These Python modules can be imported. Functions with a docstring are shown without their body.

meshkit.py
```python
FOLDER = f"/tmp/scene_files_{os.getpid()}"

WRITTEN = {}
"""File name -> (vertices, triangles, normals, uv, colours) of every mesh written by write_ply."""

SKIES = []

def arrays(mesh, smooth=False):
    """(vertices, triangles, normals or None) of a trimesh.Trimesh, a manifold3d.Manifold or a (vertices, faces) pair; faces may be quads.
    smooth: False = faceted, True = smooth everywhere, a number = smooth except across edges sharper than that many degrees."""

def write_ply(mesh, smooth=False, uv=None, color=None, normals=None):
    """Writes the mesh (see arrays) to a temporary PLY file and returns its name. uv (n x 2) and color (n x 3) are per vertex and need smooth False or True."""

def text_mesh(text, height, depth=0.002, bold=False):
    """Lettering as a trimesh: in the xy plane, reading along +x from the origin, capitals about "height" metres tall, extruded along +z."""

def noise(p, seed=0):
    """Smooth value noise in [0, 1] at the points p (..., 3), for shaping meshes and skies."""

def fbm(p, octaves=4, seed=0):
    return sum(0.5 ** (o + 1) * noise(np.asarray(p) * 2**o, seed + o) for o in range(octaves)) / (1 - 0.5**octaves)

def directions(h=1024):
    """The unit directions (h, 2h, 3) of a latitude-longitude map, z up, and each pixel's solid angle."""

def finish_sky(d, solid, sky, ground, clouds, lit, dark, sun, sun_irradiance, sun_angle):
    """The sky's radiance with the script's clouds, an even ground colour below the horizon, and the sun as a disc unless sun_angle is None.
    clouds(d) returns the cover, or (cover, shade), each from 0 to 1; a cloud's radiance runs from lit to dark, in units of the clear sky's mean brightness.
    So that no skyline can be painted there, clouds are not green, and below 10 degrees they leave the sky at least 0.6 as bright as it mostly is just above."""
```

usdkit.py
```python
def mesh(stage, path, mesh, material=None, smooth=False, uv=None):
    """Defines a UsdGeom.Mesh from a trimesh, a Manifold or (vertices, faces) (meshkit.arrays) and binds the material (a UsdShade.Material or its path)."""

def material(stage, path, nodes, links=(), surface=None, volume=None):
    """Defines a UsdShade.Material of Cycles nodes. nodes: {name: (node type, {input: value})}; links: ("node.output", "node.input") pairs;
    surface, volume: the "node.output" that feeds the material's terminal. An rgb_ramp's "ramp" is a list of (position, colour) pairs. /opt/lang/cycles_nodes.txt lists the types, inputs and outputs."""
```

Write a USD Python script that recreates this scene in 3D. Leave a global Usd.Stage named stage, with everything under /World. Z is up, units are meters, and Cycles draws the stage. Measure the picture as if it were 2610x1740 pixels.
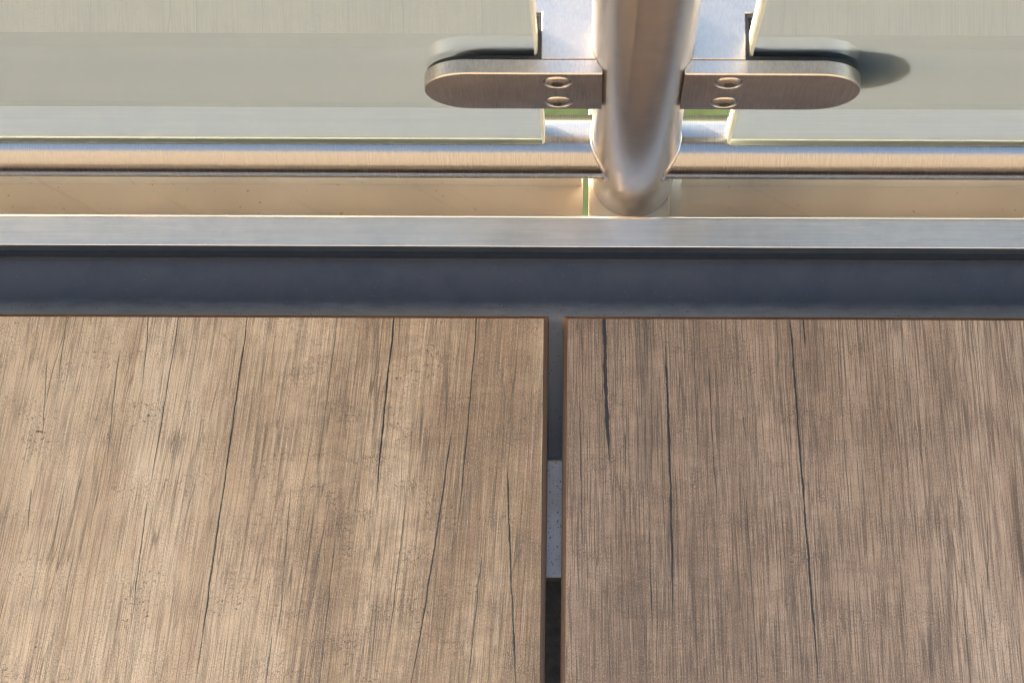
import math
import numpy as np
import trimesh
import manifold3d as m3
import usdkit
from pxr import Gf, Sdf, Usd, UsdGeom, UsdLux, UsdShade

stage = Usd.Stage.CreateInMemory()
UsdGeom.SetStageUpAxis(stage, UsdGeom.Tokens.z)
UsdGeom.SetStageMetersPerUnit(stage, 1.0)
UsdGeom.Xform.Define(stage, '/World')
UsdGeom.Scope.Define(stage, '/World/Looks')

# ------------------------------------------------------------------ camera
PHI, ROLL = math.radians(77.285), 0.0038
cam = UsdGeom.Camera.Define(stage, '/World/camera')
X = np.array([1, 0, 0.0]); F = np.array([0, math.cos(PHI), -math.sin(PHI)]); U0 = np.array([0, math.sin(PHI), math.cos(PHI)])
R = X + ROLL * U0; R /= np.linalg.norm(R)
U = np.cross(R, F); U /= np.linalg.norm(U)
mat = np.eye(4); mat[0, :3] = R; mat[1, :3] = U; mat[2, :3] = -F; mat[3, :3] = (0, 0, 0.740)
cam.AddTransformOp().Set(Gf.Matrix4d(mat.tolist()))
cam.CreateHorizontalApertureAttr(36.0)
cam.CreateVerticalApertureAttr(24.0)
cam.CreateFocalLengthAttr(3900 / 2610 * 36.0)
cam.CreateHorizontalApertureOffsetAttr(-205 / 2610 * 36.0)
cam.CreateClippingRangeAttr(Gf.Vec2f(0.02, 1000))
cam.CreateFStopAttr(13.0)
cam.CreateFocusDistanceAttr(0.745)
cam.CreateExposureAttr(2.5)

# ------------------------------------------------------------------ sky and sun
SUN_EL, SUN_AZ = math.radians(12.0), math.atan2(-0.866, 0.5)
sky = UsdLux.DomeLight.Define(stage, '/World/sky')
sky.GetPrim().SetCustomDataByKey('kind', 'structure')
sky_mat = usdkit.material(stage, '/World/Looks/sky_air', {
    's': ('sky_texture', {'sky_type': 'single_scattering', 'sun_disc': False, 'sun_elevation': SUN_EL, 'sun_rotation': SUN_AZ, 'aerosol_density': 2.6, 'ozone_density': 0.5}),
    'b': ('background_shader', {'strength': 0.15})}, [('s.color', 'b.color')], surface='b.background')
UsdShade.MaterialBindingAPI.Apply(sky.GetPrim()).Bind(sky_mat)
sun = UsdLux.DistantLight.Define(stage, '/World/sun')
sun.CreateIntensityAttr(1.15); sun.CreateNormalizeAttr(True); sun.CreateAngleAttr(0.5)
sun.CreateColorAttr(Gf.Vec3f(1.0, 0.94, 0.86))
to_sun = np.array([math.sin(SUN_AZ) * math.cos(SUN_EL), math.cos(SUN_AZ) * math.cos(SUN_EL), math.sin(SUN_EL)])
sx = np.cross([0, 0, 1.0], to_sun); sx /= np.linalg.norm(sx)
sm = np.eye(4); sm[0, :3] = sx; sm[1, :3] = np.cross(to_sun, sx); sm[2, :3] = to_sun
sun.AddTransformOp().Set(Gf.Matrix4d(sm.tolist()))

# ------------------------------------------------------------------ node graphs
class G:
    """A small node graph builder: every call adds a node and returns 'node.output'."""
    def __init__(self): self.n, self.l, self.c = {}, [], 0
    def add(self, kind, out, **inp):
        self.c += 1; name = 'n%d' % self.c; vals = {}
        for k, v in inp.items():
            if isinstance(v, str) and '.' in v and v.split('.')[0] in self.n: self.l.append((v, f'{name}.{k}'))
            else: vals[k] = v
        self.n[name] = (kind, vals)
        return f'{name}.{out}'
    def m(self, op, a, b=0.0, c=0.0, clamp=False): return self.add('math', 'value', math_type=op, value1=a, value2=b, value3=c, use_clamp=clamp)
    def vec(self, x, y, z=0.0): return self.add('combine_xyz', 'vector', x=x, y=y, z=z)
    def noise(self, v, scale=1.0, detail=2.0, rough=0.5, dist=0.0, out='fac'): return self.add('noise_texture', out, vector=v, scale=scale, detail=detail, roughness=rough, distortion=dist)
    def range(self, v, a, b, lo=0.0, hi=1.0, kind='linear'): return self.add('map_range', 'result', value=v, from_min=a, from_max=b, to_min=lo, to_max=hi, clamp=True, range_type=kind)
    def mix(self, f, a, b, kind='mix'): return self.add('mix', 'color', fac=f, color1=a, color2=b, mix_type=kind)
    def mmpos(self):
        p = self.add('geometry', 'position')
        s = self.add('vector_math', 'vector', vector1=p, math_type='scale', scale=1000.0)
        x = self.add('separate_xyz', 'x', vector=s); n = x.split('.')[0]
        return s, x, n + '.y', n + '.z'
    def make(self, name, surface): return usdkit.material(stage, '/World/Looks/' + name, self.n, self.l, surface=surface)

def principled(g, **k): return g.add('principled_bsdf', 'BSDF', **k)

# ------------------------------------------------------------------ wood-print boards
# each crack: x = a*y*y + b*y + c (mm), from y0 to y1, half width, strength
LEFT = [(0.000144, 0.02643, -107.90, 83, 189, 0.42, 0.90), (-0.000131, 0.10094, -71.40, 70, 189, 0.30, 0.80),
        (-0.000181, 0.15454, -84.88, -11, 124, 0.32, 0.85), (0.000116, -0.06889, -35.22, -10, 107, 0.36, 0.85),
        (-0.000016, 0.08756, -186.68, -11, 189, 0.32, 0.90), (-0.000079, 0.12113, -224.90, 94, 190, 0.24, 0.85),
        (-0.000402, 0.15040, -234.80, 143, 190, 0.22, 0.80), (0.000114, 0.04800, -220.31, 33, 88, 0.26, 0.80),
        (0.001926, -0.57182, -220.36, 145, 190, 0.22, 0.75), (-0.000192, 0.03414, -270.04, 118, 158, 0.22, 0.70),
        (-0.000103, 0.04962, -149.82, 25, 94, 0.20, 0.70), (-0.000142, 0.02628, -273.09, 71, 93, 0.22, 0.70),
        (0.0, 0.07262, -153.35, -11, 25, 0.26, 0.75), (0.000407, -0.07305, -232.83, 102, 163, 0.20, 0.75),
        (0.001550, -0.29941, -256.21, 123, 188, 0.20, 0.60),
        (0.0002, 0.075, -58.0, -10, 62, 0.24, 0.75), (-0.0001, 0.10, -98.0, 20, 88, 0.22, 0.7), (0.0001, 0.06, -128.0, -10, 70, 0.24, 0.7), (0.0, 0.085, -142.0, 96, 189, 0.2, 0.65)]
RIGHT = [(0.000490, -0.17791, 22.14, 104, 190, 0.85, 0.95), (-0.000138, 0.00621, 38.87, 27, 167, 0.50, 0.90),
         (0.000030, -0.05696, 107.60, -10, 189, 0.45, 0.95), (0.0, -0.01497, 107.78, 163, 189, 0.35, 0.85),
         (0.0, 0.00937, 90.19, 149, 189, 0.20, 0.70), (0.000169, -0.08296, 66.40, 92, 155, 0.25, 0.75),
         (0.000040, -0.03186, -2.41, 64, 142, 0.25, 0.75), (-0.000080, 0.01891, 25.48, 91, 190, 3.00, 0.35),
         (0.0, -0.01694, 18.36, 101, 122, 0.25, 0.70), (0.0, -0.09708, 86.82, 118, 130, 0.25, 0.60),
         (-0.000096, 0.04524, 159.99, 7, 91, 0.80, 0.35), (-0.000283, 0.05325, 169.03, 8, 83, 1.20, 0.35),
         (0.0, 0.05318, 187.19, 45, 79, 0.25, 0.60), (0.0, -0.04902, 20.15, 57, 95, 0.50, 0.40),
         (0.0, -0.03, 30.0, 30, 75, 0.3, 0.7), (0.0001, -0.05, 56.0, 100, 189, 0.2, 0.6), (0.0, -0.04, 128.0, 60, 189, 0.18, 0.55), (0.0, -0.045, 79.0, -10, 90, 0.2, 0.6)]

def wood(name, cracks, slant, tones, seed, patch, tone_x, grain, rusty, dense, stipple, fig_x):
    """A printed oak decor on a brown core. slant: (x0, x1, k0, k1): the grain's lean dx/dy along x. tones: dark, mid, light, ashy."""
    g = G()
    s, x, y, z = g.mmpos()
    k = g.range(x, slant[0], slant[1], slant[2], slant[3])
    wob = g.m('multiply', g.m('subtract', g.noise(g.vec(g.m('multiply', x, .02), g.m('multiply', y, .008), seed), detail=1), .5), 2.2)
    xs = g.m('add', g.m('subtract', x, g.m('multiply', k, g.m('subtract', y, 90.0))), wob)
    at = lambda fx, fy, dz=0.0: g.vec(g.m('multiply', xs, fx), g.m('multiply', y, fy), seed + dz)
    broad = g.noise(at(.030, .006, 1), detail=3, rough=.5)
    fig = g.noise(at(.10, .05, 2), detail=4, rough=.62, dist=.4)
    fibre = g.noise(at(.34, .014, 3), detail=4, rough=.62)
    l1 = g.noise(at(.95, .020, 4), detail=2, rough=.5)
    l2 = g.noise(at(1.6, .036, 5), detail=1, rough=.5)
    hi = g.noise(at(1.0, .016, 16), detail=2, rough=.5)
    pore = g.noise(at(1.05, .020, 17), detail=1, rough=.5)
    pore_zone = g.noise(at(.07, .02, 6), detail=2)
    dots = g.noise(at(1.6, 1.1, 7), detail=2, rough=.6)
    ty = g.range(x, tone_x[0], tone_x[1], tone_x[2], tone_x[3])  # broad soft shade across the boards, put into the tone of the wood
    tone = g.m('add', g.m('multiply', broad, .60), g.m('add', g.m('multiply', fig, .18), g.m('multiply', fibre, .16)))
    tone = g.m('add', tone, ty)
    col = g.add('rgb_ramp', 'color', fac=tone, ramp=[(.33, tones[0]), (.47, tones[1]), (.60, tones[2]), (.76, tones[3])])
    # rusty and ashy veins of the print
    rust = g.range(g.noise(at(.13, .020, 8), detail=4, rough=.6), .53, .68)
    col = g.mix(g.m('multiply', rust, rusty), col, (.40, .235, .15))
    ash = g.range(g.noise(at(.09, .012, 9), detail=4, rough=.6), .54, .72)
    col = g.mix(g.m('multiply', ash, .20), col, (.28, .235, .19))
    # wavy figure across the grain, and squiggly crazing
    wz = g.range(x, fig_x[0], fig_x[1])
    wave = g.noise(at(.05, .12, 30), detail=4, rough=.62, dist=1.6)
    wv = g.m('multiply', g.m('subtract', wave, .5), g.m('add', g.m('multiply', wz, .9), .25))
    wv = g.m('add', 1.0, g.m('multiply', wv, .75))
    col = g.mix(1.0, col, g.add('combine_color', 'color', r=wv, g=wv, b=wv), 'multiply')
    cz_ = g.m('absolute', g.m('subtract', g.noise(at(.30, .34, 31), detail=3, rough=.6), .5))
    crz = g.m('multiply', g.range(cz_, .022, .006), g.range(g.noise(at(.045, .07, 32), detail=2), .52, .62))
    crz = g.m('multiply', crz, g.m('add', g.m('multiply', wz, .75), .12))
    col = g.mix(crz, col, (.10, .068, .046))
    # fine grain: thin dark and pale lines
    dark = tuple(a * .42 for a in tones[1])
    zone = g.range(g.noise(at(.05, .012, 18), detail=2), .38, .62, .35, 1.0)
    dens = g.range(x, tone_x[0], tone_x[1], dense[0], dense[1])          # how tightly the lines are set
    col = g.mix(g.range(hi, .54, .70, 0, .28), col, tones[3])
    wl1, wl2 = g.range(l1, .55, .63), g.range(l2, .55, .64)
    col = g.mix(g.m('multiply', wl1, g.m('multiply', dens, grain)), col, dark)
    col = g.mix(g.m('multiply', wl2, g.m('multiply', dens, grain * .8)), col, dark)
    fine = g.m('subtract', 1.0, g.m('add', g.m('multiply', wl1, .5), g.m('multiply', wl2, .5)))
    lines = None
    for k_, (fx, fy, wd, st) in enumerate(((.115, .004, .012, .90), (.21, .008, .020, .82), (.42, .017, .036, .66), (.75, .026, .060, .50))):
        n_ = g.noise(at(fx, fy, 20 + k_), detail=1, rough=.4)
        v = g.m('multiply', g.range(g.m('absolute', g.m('subtract', n_, .5)), wd, wd * .25), g.m('multiply', g.range(g.noise(at(.12, .024, 24 + k_), detail=1), .38, .58), st))
        lines = v if lines is None else g.m('maximum', lines, v)
    col = g.mix(g.m('multiply', lines, zone), col, (.105, .072, .050))
    d = g.range(dots, .49, .64, 0, .52)
    d = g.m('multiply', d, g.range(g.noise(at(.06, .05, 10), detail=2), .40, .62, .35, 1.0))
    col = g.mix(d, col, tuple(a * .42 for a in tones[1]))
    col = g.mix(g.range(dots, .46, .32, 0, .25), col, tones[3])
    if stipple:      # faint rows of printed stipple
        row = g.m('divide', y, 8.6); ri = g.m('floor', row)
        cxn = g.m('subtract', g.m('fraction', g.m('add', g.m('divide', x, 12.4), g.m('multiply', ri, .37))), .5)
        cyn = g.m('subtract', g.m('fraction', row), .5)
        rr = g.m('sqrt', g.m('add', g.m('power', g.m('multiply', cxn, 12.4), 2.0), g.m('power', g.m('multiply', cyn, 8.6), 2.0)))
        zy = g.m('multiply', g.range(y, 112, 150), g.range(x, -95, -150))
        pat = g.m('multiply', g.range(g.noise(g.vec(g.m('multiply', x, 1.15), g.m('multiply', y, 1.15), 7.0), detail=1), .47, .57), g.range(g.noise(g.vec(g.m('multiply', x, .035), g.m('multiply', y, .05), 9.0), detail=2), .38, .62))
        st_ = g.m('multiply', g.m('multiply', g.range(rr, 4.2, 2.6), pat), g.m('multiply', zy, stipple))
        col = g.mix(st_, col, (.17, .105, .062))
    p = g.m('multiply', g.range(pore, .63, .71), g.range(pore_zone, .40, .62, .0, .4))
    col = g.mix(p, col, (.085, .060, .043))
    # chattered patches across the grain
    ch = g.noise(at(.45, .65, 11), detail=4, rough=.7, dist=.8)
    chz = g.range(g.noise(at(.035, .035, 12), detail=2), .50, .64)
    ch = g.m('multiply', g.m('multiply', g.range(ch, .56, .66), chz), patch)
    col = g.mix(ch, col, (.13, .092, .064))
    # cracks
    cwob = g.m('add', g.m('multiply', g.m('subtract', g.noise(g.vec(0, g.m('multiply', y, .07), seed + 13), detail=4, rough=.65), .5), 1.6),
               g.m('multiply', g.m('subtract', g.noise(g.vec(0, g.m('multiply', y, .5), seed + 14), detail=2), .5), .35))
    wvar = g.range(g.noise(g.vec(g.m('multiply', x, .02), g.m('multiply', y, .12), seed + 15), detail=3), .3, .7, .55, 1.25)
    xc0 = g.m('subtract', x, cwob)
    total = None
    for a, b, c, y0, y1, w, st in cracks:
        cx = g.m('multiply_add', g.m('multiply_add', y, a, b), y, c)
        dist = g.m('absolute', g.m('subtract', xc0, cx))
        dist = g.m('divide', dist, wvar)
        # taper towards both ends
        t = g.m('minimum', g.range(y, y0, y0 + .22 * (y1 - y0)), g.range(y, y1, y1 - .10 * (y1 - y0)))
        hw = g.m('multiply', t, w * 1.12)
        soft = .22 if w < .7 else (.25 if w < 1 and st > .5 else w * .9)
        inside = g.m('multiply', g.m('divide', g.m('subtract', g.m('add', hw, soft), dist), 2 * soft, clamp=True), g.range(t, 0, .25))
        v = g.m('multiply', inside, min(1.0, st * 1.12) if st > .5 else st)
        total = v if total is None else g.m('maximum', total, v)
    col = g.mix(total, col, (.030, .025, .023))
    # brown core on bevels and sides
    nz = g.add('separate_xyz', 'z', vector=g.add('geometry', 'normal'))
    core_n = g.noise(s, scale=.6, detail=3)
    core = g.mix(core_n, (.065, .028, .014), (.11, .055, .03))
    top = g.range(nz, .88, .92)
    bumph = g.m('subtract', g.m('add', g.m('multiply', fine, .7), g.m('multiply', fibre, .3)), g.m('add', g.m('multiply', p, .4), total))
    bump = g.add('bump', 'normal', height=g.m('multiply', bumph, top), strength=.8, distance=.0004)
    col = g.mix(top, core, col)
    rough = g.range(fine, 0, 1, .56, .40)
    bsdf = principled(g, base_color=col, roughness=rough, specular_ior_level=.42, normal=bump)
    return g.make(name, bsdf)

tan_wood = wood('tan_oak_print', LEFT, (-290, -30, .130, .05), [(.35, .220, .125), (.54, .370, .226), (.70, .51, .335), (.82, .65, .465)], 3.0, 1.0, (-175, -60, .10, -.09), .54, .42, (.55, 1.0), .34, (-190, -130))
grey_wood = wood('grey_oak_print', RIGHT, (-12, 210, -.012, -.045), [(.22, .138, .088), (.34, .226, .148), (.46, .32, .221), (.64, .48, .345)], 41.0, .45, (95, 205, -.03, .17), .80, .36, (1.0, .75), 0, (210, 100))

# ------------------------------------------------------------------ metals and the rest
def brushed(name, col, rough, axis=None, aniso=0.0, streak=(.02, .02, 6.0), bump=.00001, dirt=.0, var=.10, wide=None, spot=(.42, .66, .72)):
    """Brushed stainless steel. axis: the direction that highlights are stretched along. streak: noise frequency per mm on x, y, z."""
    g = G()
    s, x, y, z = g.mmpos()
    v = g.vec(g.m('multiply', x, streak[0]), g.m('multiply', y, streak[1]), g.m('multiply', z, streak[2]))
    n = g.noise(v, detail=4, rough=.65)
    cloud = g.noise(s, scale=.03, detail=4, rough=.6)
    r = g.m('add', g.range(n, .3, .7, rough - var * .5, rough + var * .5), g.range(cloud, .35, .65, -.3 * var, .4 * var))
    c = g.mix(g.range(n, .3, .7, 0, .35), col, tuple(a * .82 for a in col))
    if dirt:
        spots = g.range(g.noise(s, scale=spot[0], detail=3, rough=.7), spot[1], spot[2], 0, dirt)
        c = g.mix(spots, c, (.10, .085, .07)); r = g.m('add', r, g.m('multiply', spots, .3))
        smear = g.range(g.noise(g.vec(g.m('multiply', x, .02), g.m('multiply', y, .25), z), detail=4, rough=.65), .5, .75, 0, .28)
        r = g.m('add', r, g.m('multiply', smear, .14)); c = g.mix(g.m('multiply', smear, dirt), c, (.42, .40, .38))
    k = dict(base_color=c, metallic=1.0, roughness=r)
    if bump: k['normal'] = g.add('bump', 'normal', height=n, strength=.5, distance=bump)
    if axis is not None:
        nrm = g.add('geometry', 'normal')
        ax = g.add('vector_math', 'vector', math_type='cross_product', vector1=g.add('vector_math', 'vector', math_type='cross_product', vector1=nrm, vector2=axis), vector2=nrm)
        k.update(tangent=g.add('vector_math', 'vector', math_type='normalize', vector1=ax), anisotropic=aniso)
    if not wide: return g.make(name, principled(g, **k))
    k2 = dict(k, roughness=wide[0], anisotropic=wide[1])
    return g.make(name, g.add('mix_closure', 'closure', fac=wide[2], closure1=principled(g, **k), closure2=principled(g, **k2)))

steel_post = brushed('brushed_steel_post', (.60, .52, .45), .21, (0, 0, 1.0), .6, (.02, .02, 2.2), .0, var=.02, wide=(.42, .85, .14))
steel_rail = brushed('brushed_steel_rail', (.37, .355, .345), .22, (1.0, 0, 0), .5, (1.6, .03, .03), .000004, var=.06, wide=(.40, .80, .16))
steel_clamp = brushed('brushed_steel_clamp', (.64, .57, .51), .28, None, 0, (2.2, .5, .05), .000002, var=.05)
steel_screw = brushed('polished_steel_screw', (.60, .55, .50), .20, None, 0, (.5, .5, .5), .000002)
steel_weld = brushed('welded_steel', (.55, .50, .46), .34, None, 0, (.8, .8, .8), .00015)
alu_edge = brushed('mill_aluminium', (.72, .695, .675), .30, None, 0, (.006, .5, .3), .000001, dirt=.30, var=.045)
alu_beam = brushed('galvanised_metal', (.44, .41, .39), .50, None, 0, (.06, .06, .06), .00002, dirt=1.0, spot=(.75, .60, .66))

def beige_sheet():
    g = G(); s, x, y, z = g.mmpos()
    n = g.noise(s, scale=.02, detail=4)
    c = g.mix(g.range(n, .35, .65), (.58, .475, .335), (.65, .54, .39))
    diag = g.noise(g.vec(g.m('add', g.m('multiply', x, .05), g.m('multiply', y, .09)), g.m('subtract', g.m('multiply', x, .002), g.m('multiply', y, .004)), 5.0), scale=1.0, detail=5, rough=.7)
    c = g.mix(g.range(diag, .60, .68, 0, .25), c, (.28, .20, .13))
    spots = g.range(g.noise(s, scale=.3, detail=2), .68, .74, 0, .5)
    c = g.mix(spots, c, (.22, .17, .11))
    return g.make('beige_sheet_metal', principled(g, base_color=c, metallic=.55, roughness=.33, specular_ior_level=.5))
beige = beige_sheet()

def anthracite():
    g = G(); s, x, y, z = g.mmpos()
    n = g.noise(s, scale=.05, detail=4)
    c = g.mix(g.range(n, .3, .7), (.028, .0275, .0335), (.034, .0335, .040))
    # paler strip by the boards: reflected light painted in, faded beneath like shade
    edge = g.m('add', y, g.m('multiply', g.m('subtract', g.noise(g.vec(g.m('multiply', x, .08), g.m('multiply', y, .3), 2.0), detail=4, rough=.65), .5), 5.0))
    edge_light = g.range(edge, 192, 181, 0, .75, 'smoothstep')
    edge_light = g.m('multiply', edge_light, g.range(y, 120, 176, .2, 1.0))
    c = g.mix(edge_light, c, (.33, .322, .312))
    sp = g.range(g.noise(s, scale=.9, detail=1), .70, .74, 0, .8)
    c = g.mix(sp, c, (.012, .012, .013))
    light = g.range(g.noise(s, scale=.7, detail=2), .69, .74, 0, .35)
    c = g.mix(light, c, (.16, .155, .15))
    return g.make('anthracite_coated_metal', principled(g, base_color=c, roughness=g.range(n, .3, .7, .30, .42), specular_ior_level=.5))
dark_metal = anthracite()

def simple(name, col, rough, **k):
    g = G(); s, x, y, z = g.mmpos()
    n = g.noise(s, scale=k.pop('scale', .2), detail=5, rough=.65)
    c = g.mix(g.range(n, .3, .7), tuple(a * .7 for a in col), tuple(min(1, a * 1.3) for a in col))
    b = g.add('bump', 'normal', height=n, strength=.5, distance=k.pop('bump', .0002))
    return g.make(name, principled(g, base_color=c, roughness=rough, normal=b, **k))
rubber = simple('black_rubber', (.012, .012, .012), .55)
sun_block_grey = simple('sun_block_strip_grey', (.50, .50, .45), .5)  # for the added strip under the glass that blocks the sun
concrete = simple('damp_concrete', (.30, .29, .275), .85, bump=.001)
render_coat = simple('cream_render', (.21, .18, .145), .9, scale=.05, bump=.001)
concrete_grass = simple('lawn_green', (.026, .044, .007), .9, scale=.004, bump=.02)

def clear_glass():
    """Clear pane with finely ground edges."""
    g = G()
    clear = g.add('glass_bsdf', 'BSDF', color=(.955, .985, .96), roughness=0.0, IOR=1.52)
    ground = g.add('mix_closure', 'closure', fac=.8, closure1=g.add('glass_bsdf', 'BSDF', color=(.95, .985, .955), roughness=.35, IOR=1.52),
                   closure2=g.add('mix_closure', 'closure', fac=.5, closure1=g.add('translucent_bsdf', 'BSDF', color=(.88, .90, .80)), closure2=g.add('diffuse_bsdf', 'BSDF', color=(.80, .82, .73))))
    nrm = g.add('geometry', 'true_normal'); ny = g.add('separate_xyz', 'y', vector=nrm)
    ny = g.m('multiply', ny, g.m('subtract', 1.0, g.m('multiply', g.add('geometry', 'backfacing'), 2.0)))     # the outward side, also seen from within
    bonded = g.add('refraction_bsdf', 'BSDF', color=(.955, .985, .96), roughness=0.0, IOR=1.52)   # the face laminated to the opal layer does not mirror
    clear = g.add('mix_closure', 'closure', fac=g.m('greater_than', ny, .9), closure1=clear, closure2=bonded)
    return g.make('clear_glass', g.add('mix_closure', 'closure', fac=g.m('less_than', g.m('absolute', ny), .9), closure1=clear, closure2=ground))
def pane_glass():
    g = G()
    fr = g.add('fresnel', 'fac', IOR=1.52)
    t = g.add('transparent_bsdf', 'BSDF', color=(.97, .985, .965)); gl = g.add('glossy_bsdf', 'BSDF', color=(1, 1, 1), roughness=.01)
    return g.make('pane_glass', g.add('mix_closure', 'closure', fac=g.m('multiply', fr, g.m('subtract', 1.0, g.add('geometry', 'backfacing'))), closure1=t, closure2=gl))
def opal():
    g = G(); s, x, y, z = g.mmpos()
    n = g.noise(s, scale=.004, detail=2)
    c = g.mix(n, (.285, .289, .312), (.295, .299, .322))
    t = g.add('translucent_bsdf', 'BSDF', color=c); d = g.add('diffuse_bsdf', 'BSDF', color=c)
    return g.make('opal_interlayer', g.add('mix_closure', 'closure', fac=.08, closure1=t, closure2=d))
glass_front, glass_rear, opal_film = clear_glass(), pane_glass(), opal()

# ------------------------------------------------------------------ mesh helpers (millimetres)
used = {}
def path_for(name, parent):
    base = (str(parent) if parent else '/World') + '/' + name
    k = used.get(base, 0); used[base] = k + 1
    return base if k == 0 else f'{base}_{k:03d}'
def mm(mesh):
    if hasattr(mesh, 'to_mesh'):
        q = mesh.to_mesh(); return trimesh.Trimesh(np.array(q.vert_properties[:, :3]) * .001, np.array(q.tri_verts), process=False)
    q = mesh.copy(); q.apply_scale(.001); return q
def obj(name, mesh, mat, parent=None, smooth=30):
    p = path_for(name, parent)
    usdkit.mesh(stage, p, mm(mesh), mat, smooth=smooth)
    return p
def thing(name):
    p = path_for(name, None); UsdGeom.Xform.Define(stage, p); return p
def tag(p, **k):
    for a, b in k.items(): stage.GetPrimAtPath(p).SetCustomDataByKey(a, b)
    return p
def hull(pts): return trimesh.convex.convex_hull(np.asarray(pts, float))
def box(x0, x1, y0, y1, z0, z1, bev=0.0):
    if not bev: return hull([(x, y, z) for x in (x0, x1) for y in (y0, y1) for z in (z0, z1)])
    p = []
    for x, sx_ in ((x0, 1), (x1, -1)):
        for y, sy_ in ((y0, 1), (y1, -1)):
            for z, sz_ in ((z0, 1), (z1, -1)):
                p += [(x, y + sy_ * bev, z + sz_ * bev), (x + sx_ * bev, y, z + sz_ * bev), (x + sx_ * bev, y + sy_ * bev, z)]
    return hull(p)
def section_x(yz, x0, x1):
    """Closed outline in the y-z plane, drawn out along x."""
    cs = m3.CrossSection([np.asarray(yz, float)], m3.FillRule.NonZero)
    e = m3.Manifold.extrude(cs, x1 - x0)
    return e.transform(np.array([[0, 0, 1, x0], [1, 0, 0, 0], [0, 1, 0, 0]], float))   # (u, v, w) -> (x0+w, u, v)
def arc(cx, cy, r, a0, a1, n=8):
    return [(cx + r * math.cos(t), cy + r * math.sin(t)) for t in np.radians(np.linspace(a0, a1, n))]
def cyl(axis, r, a, b, c1, c2, n=128):
    m = m3.Manifold.cylinder(b - a, r, r, n).translate((0, 0, a))
    if axis == 'z': return m.translate((c1, c2, 0))
    if axis == 'x': return m.transform(np.array([[0, 0, 1, 0], [1, 0, 0, c1], [0, 1, 0, c2]], float))
def to_manifold(t): return m3.Manifold(m3.Mesh(np.asarray(t.vertices, np.float32), np.asarray(t.faces, np.uint32)))

XR = 1300.0
PX, PY, PR = 20.7, 261.0, 21.2           # the post's axis and radius

# ------------------------------------------------------------------ setting
tag(obj('lawn', box(-200000, 200000, -200000, 200000, -3200, -3000), concrete_grass, smooth=False), kind='structure')
tag(obj('terrace_slab', box(-XR, XR, -2200, 214.0, -260, -55), concrete, smooth=False), kind='structure')

tag(obj('added_house_wall', box(-4000, 4000, -2700, -2400, -3000, 3200), render_coat, smooth=False), kind='structure')  # unseen wall, added behind the camera for its warm bounce light

floor = tag(thing('terrace_floor'), kind='structure')
def board(x0, x1, mat, label):
    y0, y1, zt, zb, bev = -700.0, 180.2, 0.0, -13.0, 2.3
    pts = []
    for z, i in ((zt, bev), (zt - bev, 0.0), (zb, 0.0)):
        pts += [(x, y, z) for x in (x0 + i, x1 - i) for y in (y0 + i, y1 - i * .75)]
    b = obj('board', hull(pts), mat, floor, smooth=False)
    if label: tag(b, label=label)
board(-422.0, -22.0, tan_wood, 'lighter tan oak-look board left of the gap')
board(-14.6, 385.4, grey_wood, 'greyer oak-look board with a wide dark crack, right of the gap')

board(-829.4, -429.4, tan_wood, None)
board(392.8, 792.8, grey_wood, None)

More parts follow.
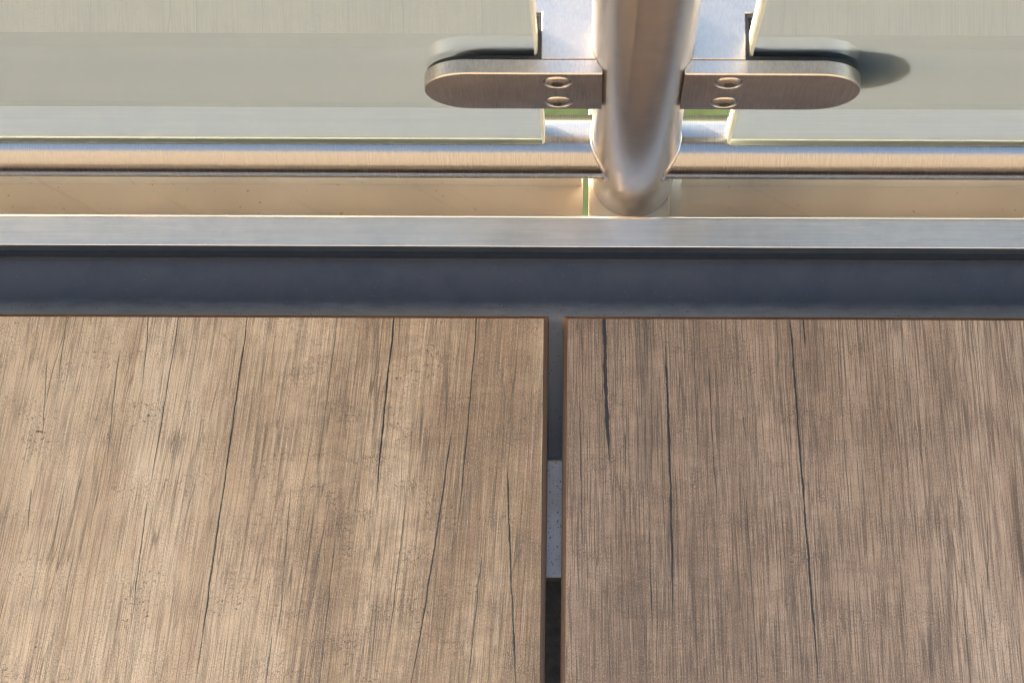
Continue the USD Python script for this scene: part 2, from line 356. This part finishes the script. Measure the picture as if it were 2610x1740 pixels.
# ------------------------------------------------------------------ drain channel, beam and edge profile
t = 2.0
top = [(212.6, -50)] + [(212.6, -11.0)] + arc(211.6, -11.0, 1.0, 0, 90, 6)[1:] + [(209.5, -9.8), (206, -10.6), (202, -11.9), (198, -13.0), (194, -13.8), (190, -14.3), (186, -14.4), (183, -14.2), (178, -14.2), (150, -14.8), (106, -15.0)]
bot = [(106, -17.0), (150, -16.8), (178, -16.3), (186, -16.4), (194, -15.9), (202, -14.0), (209.5, -12.2), (210.8, -12.7), (210.8, -50)]
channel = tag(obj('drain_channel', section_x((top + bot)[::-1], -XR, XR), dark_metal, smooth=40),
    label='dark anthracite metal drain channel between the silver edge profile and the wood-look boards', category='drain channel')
obj('gap_shade_strip', box(-XR, XR, 212.65, 216.95, -30, -15.5), rubber, channel, smooth=False)  # black strip standing in for the shade down in the open gap
beam = [(110.5, -44)] + arc(107.9, -15.8, 2.6, 0, 90, 7) + arc(52.3, -13.5, .3, 90, 180, 3) + [(52.0, -44)]
tag(obj('support_beam', section_x(beam, -XR, XR), alu_beam, smooth=40),
    label='speckled grey metal support beam seen down in the gap between the two boards', category='beam')
prof = [(217.0, -70)] + arc(217.7, -5.7, .7, 180, 90, 4) + arc(231.4, -7.8, 2.8, 90, 0, 10) + [(234.2, -70)]
tag(obj('edge_profile', section_x(prof[::-1], -XR, XR), alu_edge, smooth=40),
    label='long silver aluminium edge profile with rounded far rim, in front of the post', category='edge profile')

# ------------------------------------------------------------------ ledge sheets
def ledge(x0, x1, u0, u1, label):
    p = tag(thing('ledge_sheet'), label=label, category='metal sheet', group='beige ledge sheets under the lower rail')
    obj('tread', section_x([(234.8, -32), (278, -32), (278, -30), (234.8, -30)], x0, x1), beige, p, smooth=False)
    up = [(257.9, -29.95), (259.9, -29.95), (259.9, -5)] + arc(258.9, -5.0, 1.0, 0, 180, 7)[1:]
    obj('upstand', section_x(up, u0, u1), beige, p, smooth=40)
ledge(-XR, -5.3, -XR, -6.0, 'beige metal ledge left of the post, diagonally scratched, a green slit at its end')
ledge(40.22, XR, 46.5, XR, 'beige metal ledge right of the post, butting against the mounting plate')

# ------------------------------------------------------------------ railing
rail = tag(thing('railing'), label='brushed stainless steel railing frame, thick round post with thinner rails welded to its sides', category='railing')
obj('post', cyl('z', PR, -27.0, 1100.0, PX, PY), steel_post, rail)
post_cut = cyl('z', PR + .15, -200, 1200, PX, PY)
RR, RZ = 15.8, 21.4
for x0, x1 in ((-XR, PX - 8), (PX + 8, XR)):
    obj('lower_rail', cyl('x', RR, x0, x1, PY, RZ) - cyl('z', PR - .6, -200, 1200, PX, PY), steel_rail, rail)
obj('handrail', cyl('x', 21.2, -XR, XR, PY, 1121.0, 64), steel_rail, rail)
def saddle(side):
    pts = []
    for a in np.linspace(0, 2 * math.pi, 73)[:-1]:
        dy, dz = (RR + .4) * math.cos(a), (RR + .4) * math.sin(a)
        pts.append((PX + side * math.sqrt((PR + .2) ** 2 - dy * dy), PY + dy, RZ + dz))
    pts = np.array(pts); n = len(pts); rng = np.random.default_rng(5 + side)
    tg = np.roll(pts, -1, 0) - np.roll(pts, 1, 0); tg /= np.linalg.norm(tg, axis=1, keepdims=True)
    out = np.stack([np.full(n, float(side)), np.zeros(n), np.zeros(n)], 1)
    b = np.cross(tg, out); b /= np.linalg.norm(b, axis=1, keepdims=True); o = np.cross(b, tg)
    rad = .95 + .28 * rng.random(n); k = 8
    v = np.concatenate([pts[i] + rad[i] * (np.cos(w)[:, None] * o[i] + np.sin(w)[:, None] * b[i]) for i, w in enumerate([np.arange(k) * 2 * math.pi / k] * n)])
    f = []
    for i in range(n):
        for j in range(k):
            q = [i * k + j, i * k + (j + 1) % k, ((i + 1) % n) * k + (j + 1) % k, ((i + 1) % n) * k + j]
            f += [(q[0], q[1], q[2]), (q[0], q[2], q[3])]
    m = trimesh.Trimesh(v, f, process=False)
    if m.volume < 0: m.invert()
    return m
for side in (-1, 1): obj('weld_bead', saddle(side), steel_weld, rail, smooth=True)
obj('mounting_plate', box(-2.4, 40.2, 234.6, 300, -36, -27.3, .5), beige, rail, smooth=False)

# ------------------------------------------------------------------ glass clamps
CZ, CH = 129.8, 19.7
def d_outline(x_in, x_tip, inset=0.0):
    """D shape in the x-z plane from the straight end x_in to the round tip x_tip."""
    s = 1 if x_tip > x_in else -1
    r = CH - inset; cx = x_tip - s * CH
    a = np.radians(np.linspace(-90, 90, 41))
    pts = [(x_in, CZ - r)] + [(cx + s * r * math.cos(w), CZ + r * math.sin(w)) for w in a] + [(x_in, CZ + r)]
    return pts
def d_plate(x_in, x_tip, y0, y1, bev=.45, inset=0.0):
    s = 1 if x_tip > x_in else -1
    p = []
    for y, i in ((y0, bev), (y0 + bev, 0), (y1 - .2, 0), (y1, .2)):
        p += [(x, y, z) for x, z in d_outline(x_in + s * min(i, .25), x_tip - s * 0, inset + i)]
    return to_manifold(hull(p))
def screw(cx, cz, turn):
    prof_ = [(0, -4), (5.5, -4), (5.5, -.6)] + [(5.5 * math.cos(w), -.6 + 1.7 * math.sin(w)) for w in np.radians(np.linspace(0, 90, 12))][1:-1] + [(0, 1.1)]
    head = m3.Manifold.revolve(m3.CrossSection([np.array(prof_)], m3.FillRule.NonZero), 64)
    hexa = m3.Manifold.cylinder(5.0, 2.75, 2.75, 6).rotate((0, 0, turn)).translate((0, 0, -2.2))
    return (head - hexa).rotate((90, 0, 0)).translate((cx, 246.0, cz))
def clamp(s, label):   # s: -1 left of the post, 1 right of it
    x_in, x_tip = PX + s * 17.0, PX + s * 92.5
    slot = PX + s * 42.2
    c = tag(thing('glass_clamp'), label=label, category='glass clamp', group='glass clamps fixed to the post')
    xs = PX + s * 35.8
    front = d_plate(x_in, x_tip, 246.0, 252.4) - post_cut
    for cz in (140.3, 118.4):
        front = front - m3.Manifold.cylinder(.4, 6.1, 5.75, 64).rotate((-90, 0, 0)).translate((xs, 245.95, cz)) - m3.Manifold.cylinder(8, 5.75, 5.75, 64).rotate((-90, 0, 0)).translate((xs, 245.9, cz))
    obj('front_plate', front, steel_clamp, c, smooth=25)
    # rear half with the stem that closes round the post
    rear = d_plate(PX + s * 12.0, x_tip, 273.3, 279.7)
    stem = to_manifold(box(min(PX + s * 12, slot), max(PX + s * 12, slot), 252.75, 275.0, CZ - CH, CZ + CH, .25))
    obj('rear_plate', (rear + stem) - post_cut, steel_clamp, c, smooth=25)
    for y0, y1 in ((252.4, 254.3), (271.45, 273.3)):
        obj('rubber_gasket', d_plate(slot, x_tip - s * .6, y0, y1, .1, .4), rubber, c, smooth=25)
    e0, e1 = PX + s * 42.25, PX + s * 43.7
    obj('rubber_gasket', box(min(e0, e1), max(e0, e1), 254.3, 271.4, CZ - CH + .5, CZ + CH - .5), rubber, c, smooth=False)
    for cz, turn in ((140.3, 10), (118.4, 30)): obj('screw', screw(xs, cz, turn + 7 * s), steel_screw, c, smooth=25)
clamp(-1, 'round-ended steel clamp with two screws on the left glass panel')
clamp(1, 'round-ended steel clamp with two screws on the right glass panel, beside the dark oval shadow')

# ------------------------------------------------------------------ glass panels
def panel(x0, x1, label):
    p = tag(thing('glass_balustrade'), label=label, category='glass panel', group='glass panels of the railing')
    z0, z1 = 41.0, 1060.0
    obj('front_pane', box(x0, x1, 254.4, 265.8, z0, z1, 1.2), glass_front, p, smooth=False)
    obj('opal_layer', box(x0 + .4, x1 - .4, 266.1, 266.5, z0 + .4, z1 - .4), opal_film, p, smooth=False)
    obj('sun_block_strip', box(x0 + .6, x1 - .6, 257.0, 269.0, 37.25, 40.95), sun_block_grey, p, smooth=False)  # added strip, hidden under the glass, stops sun leaking over the rail
    obj('rear_pane', box(x0, x1, 266.8, 271.2, z0, z1, .9), glass_rear, p, smooth=False)
panel(-XR, -23.2, 'milky green-grey glass panel left of the post, lower edge just above the rail')
panel(64.6, XR, 'milky green-grey glass panel right of the post, with a dark oval clamp shadow')
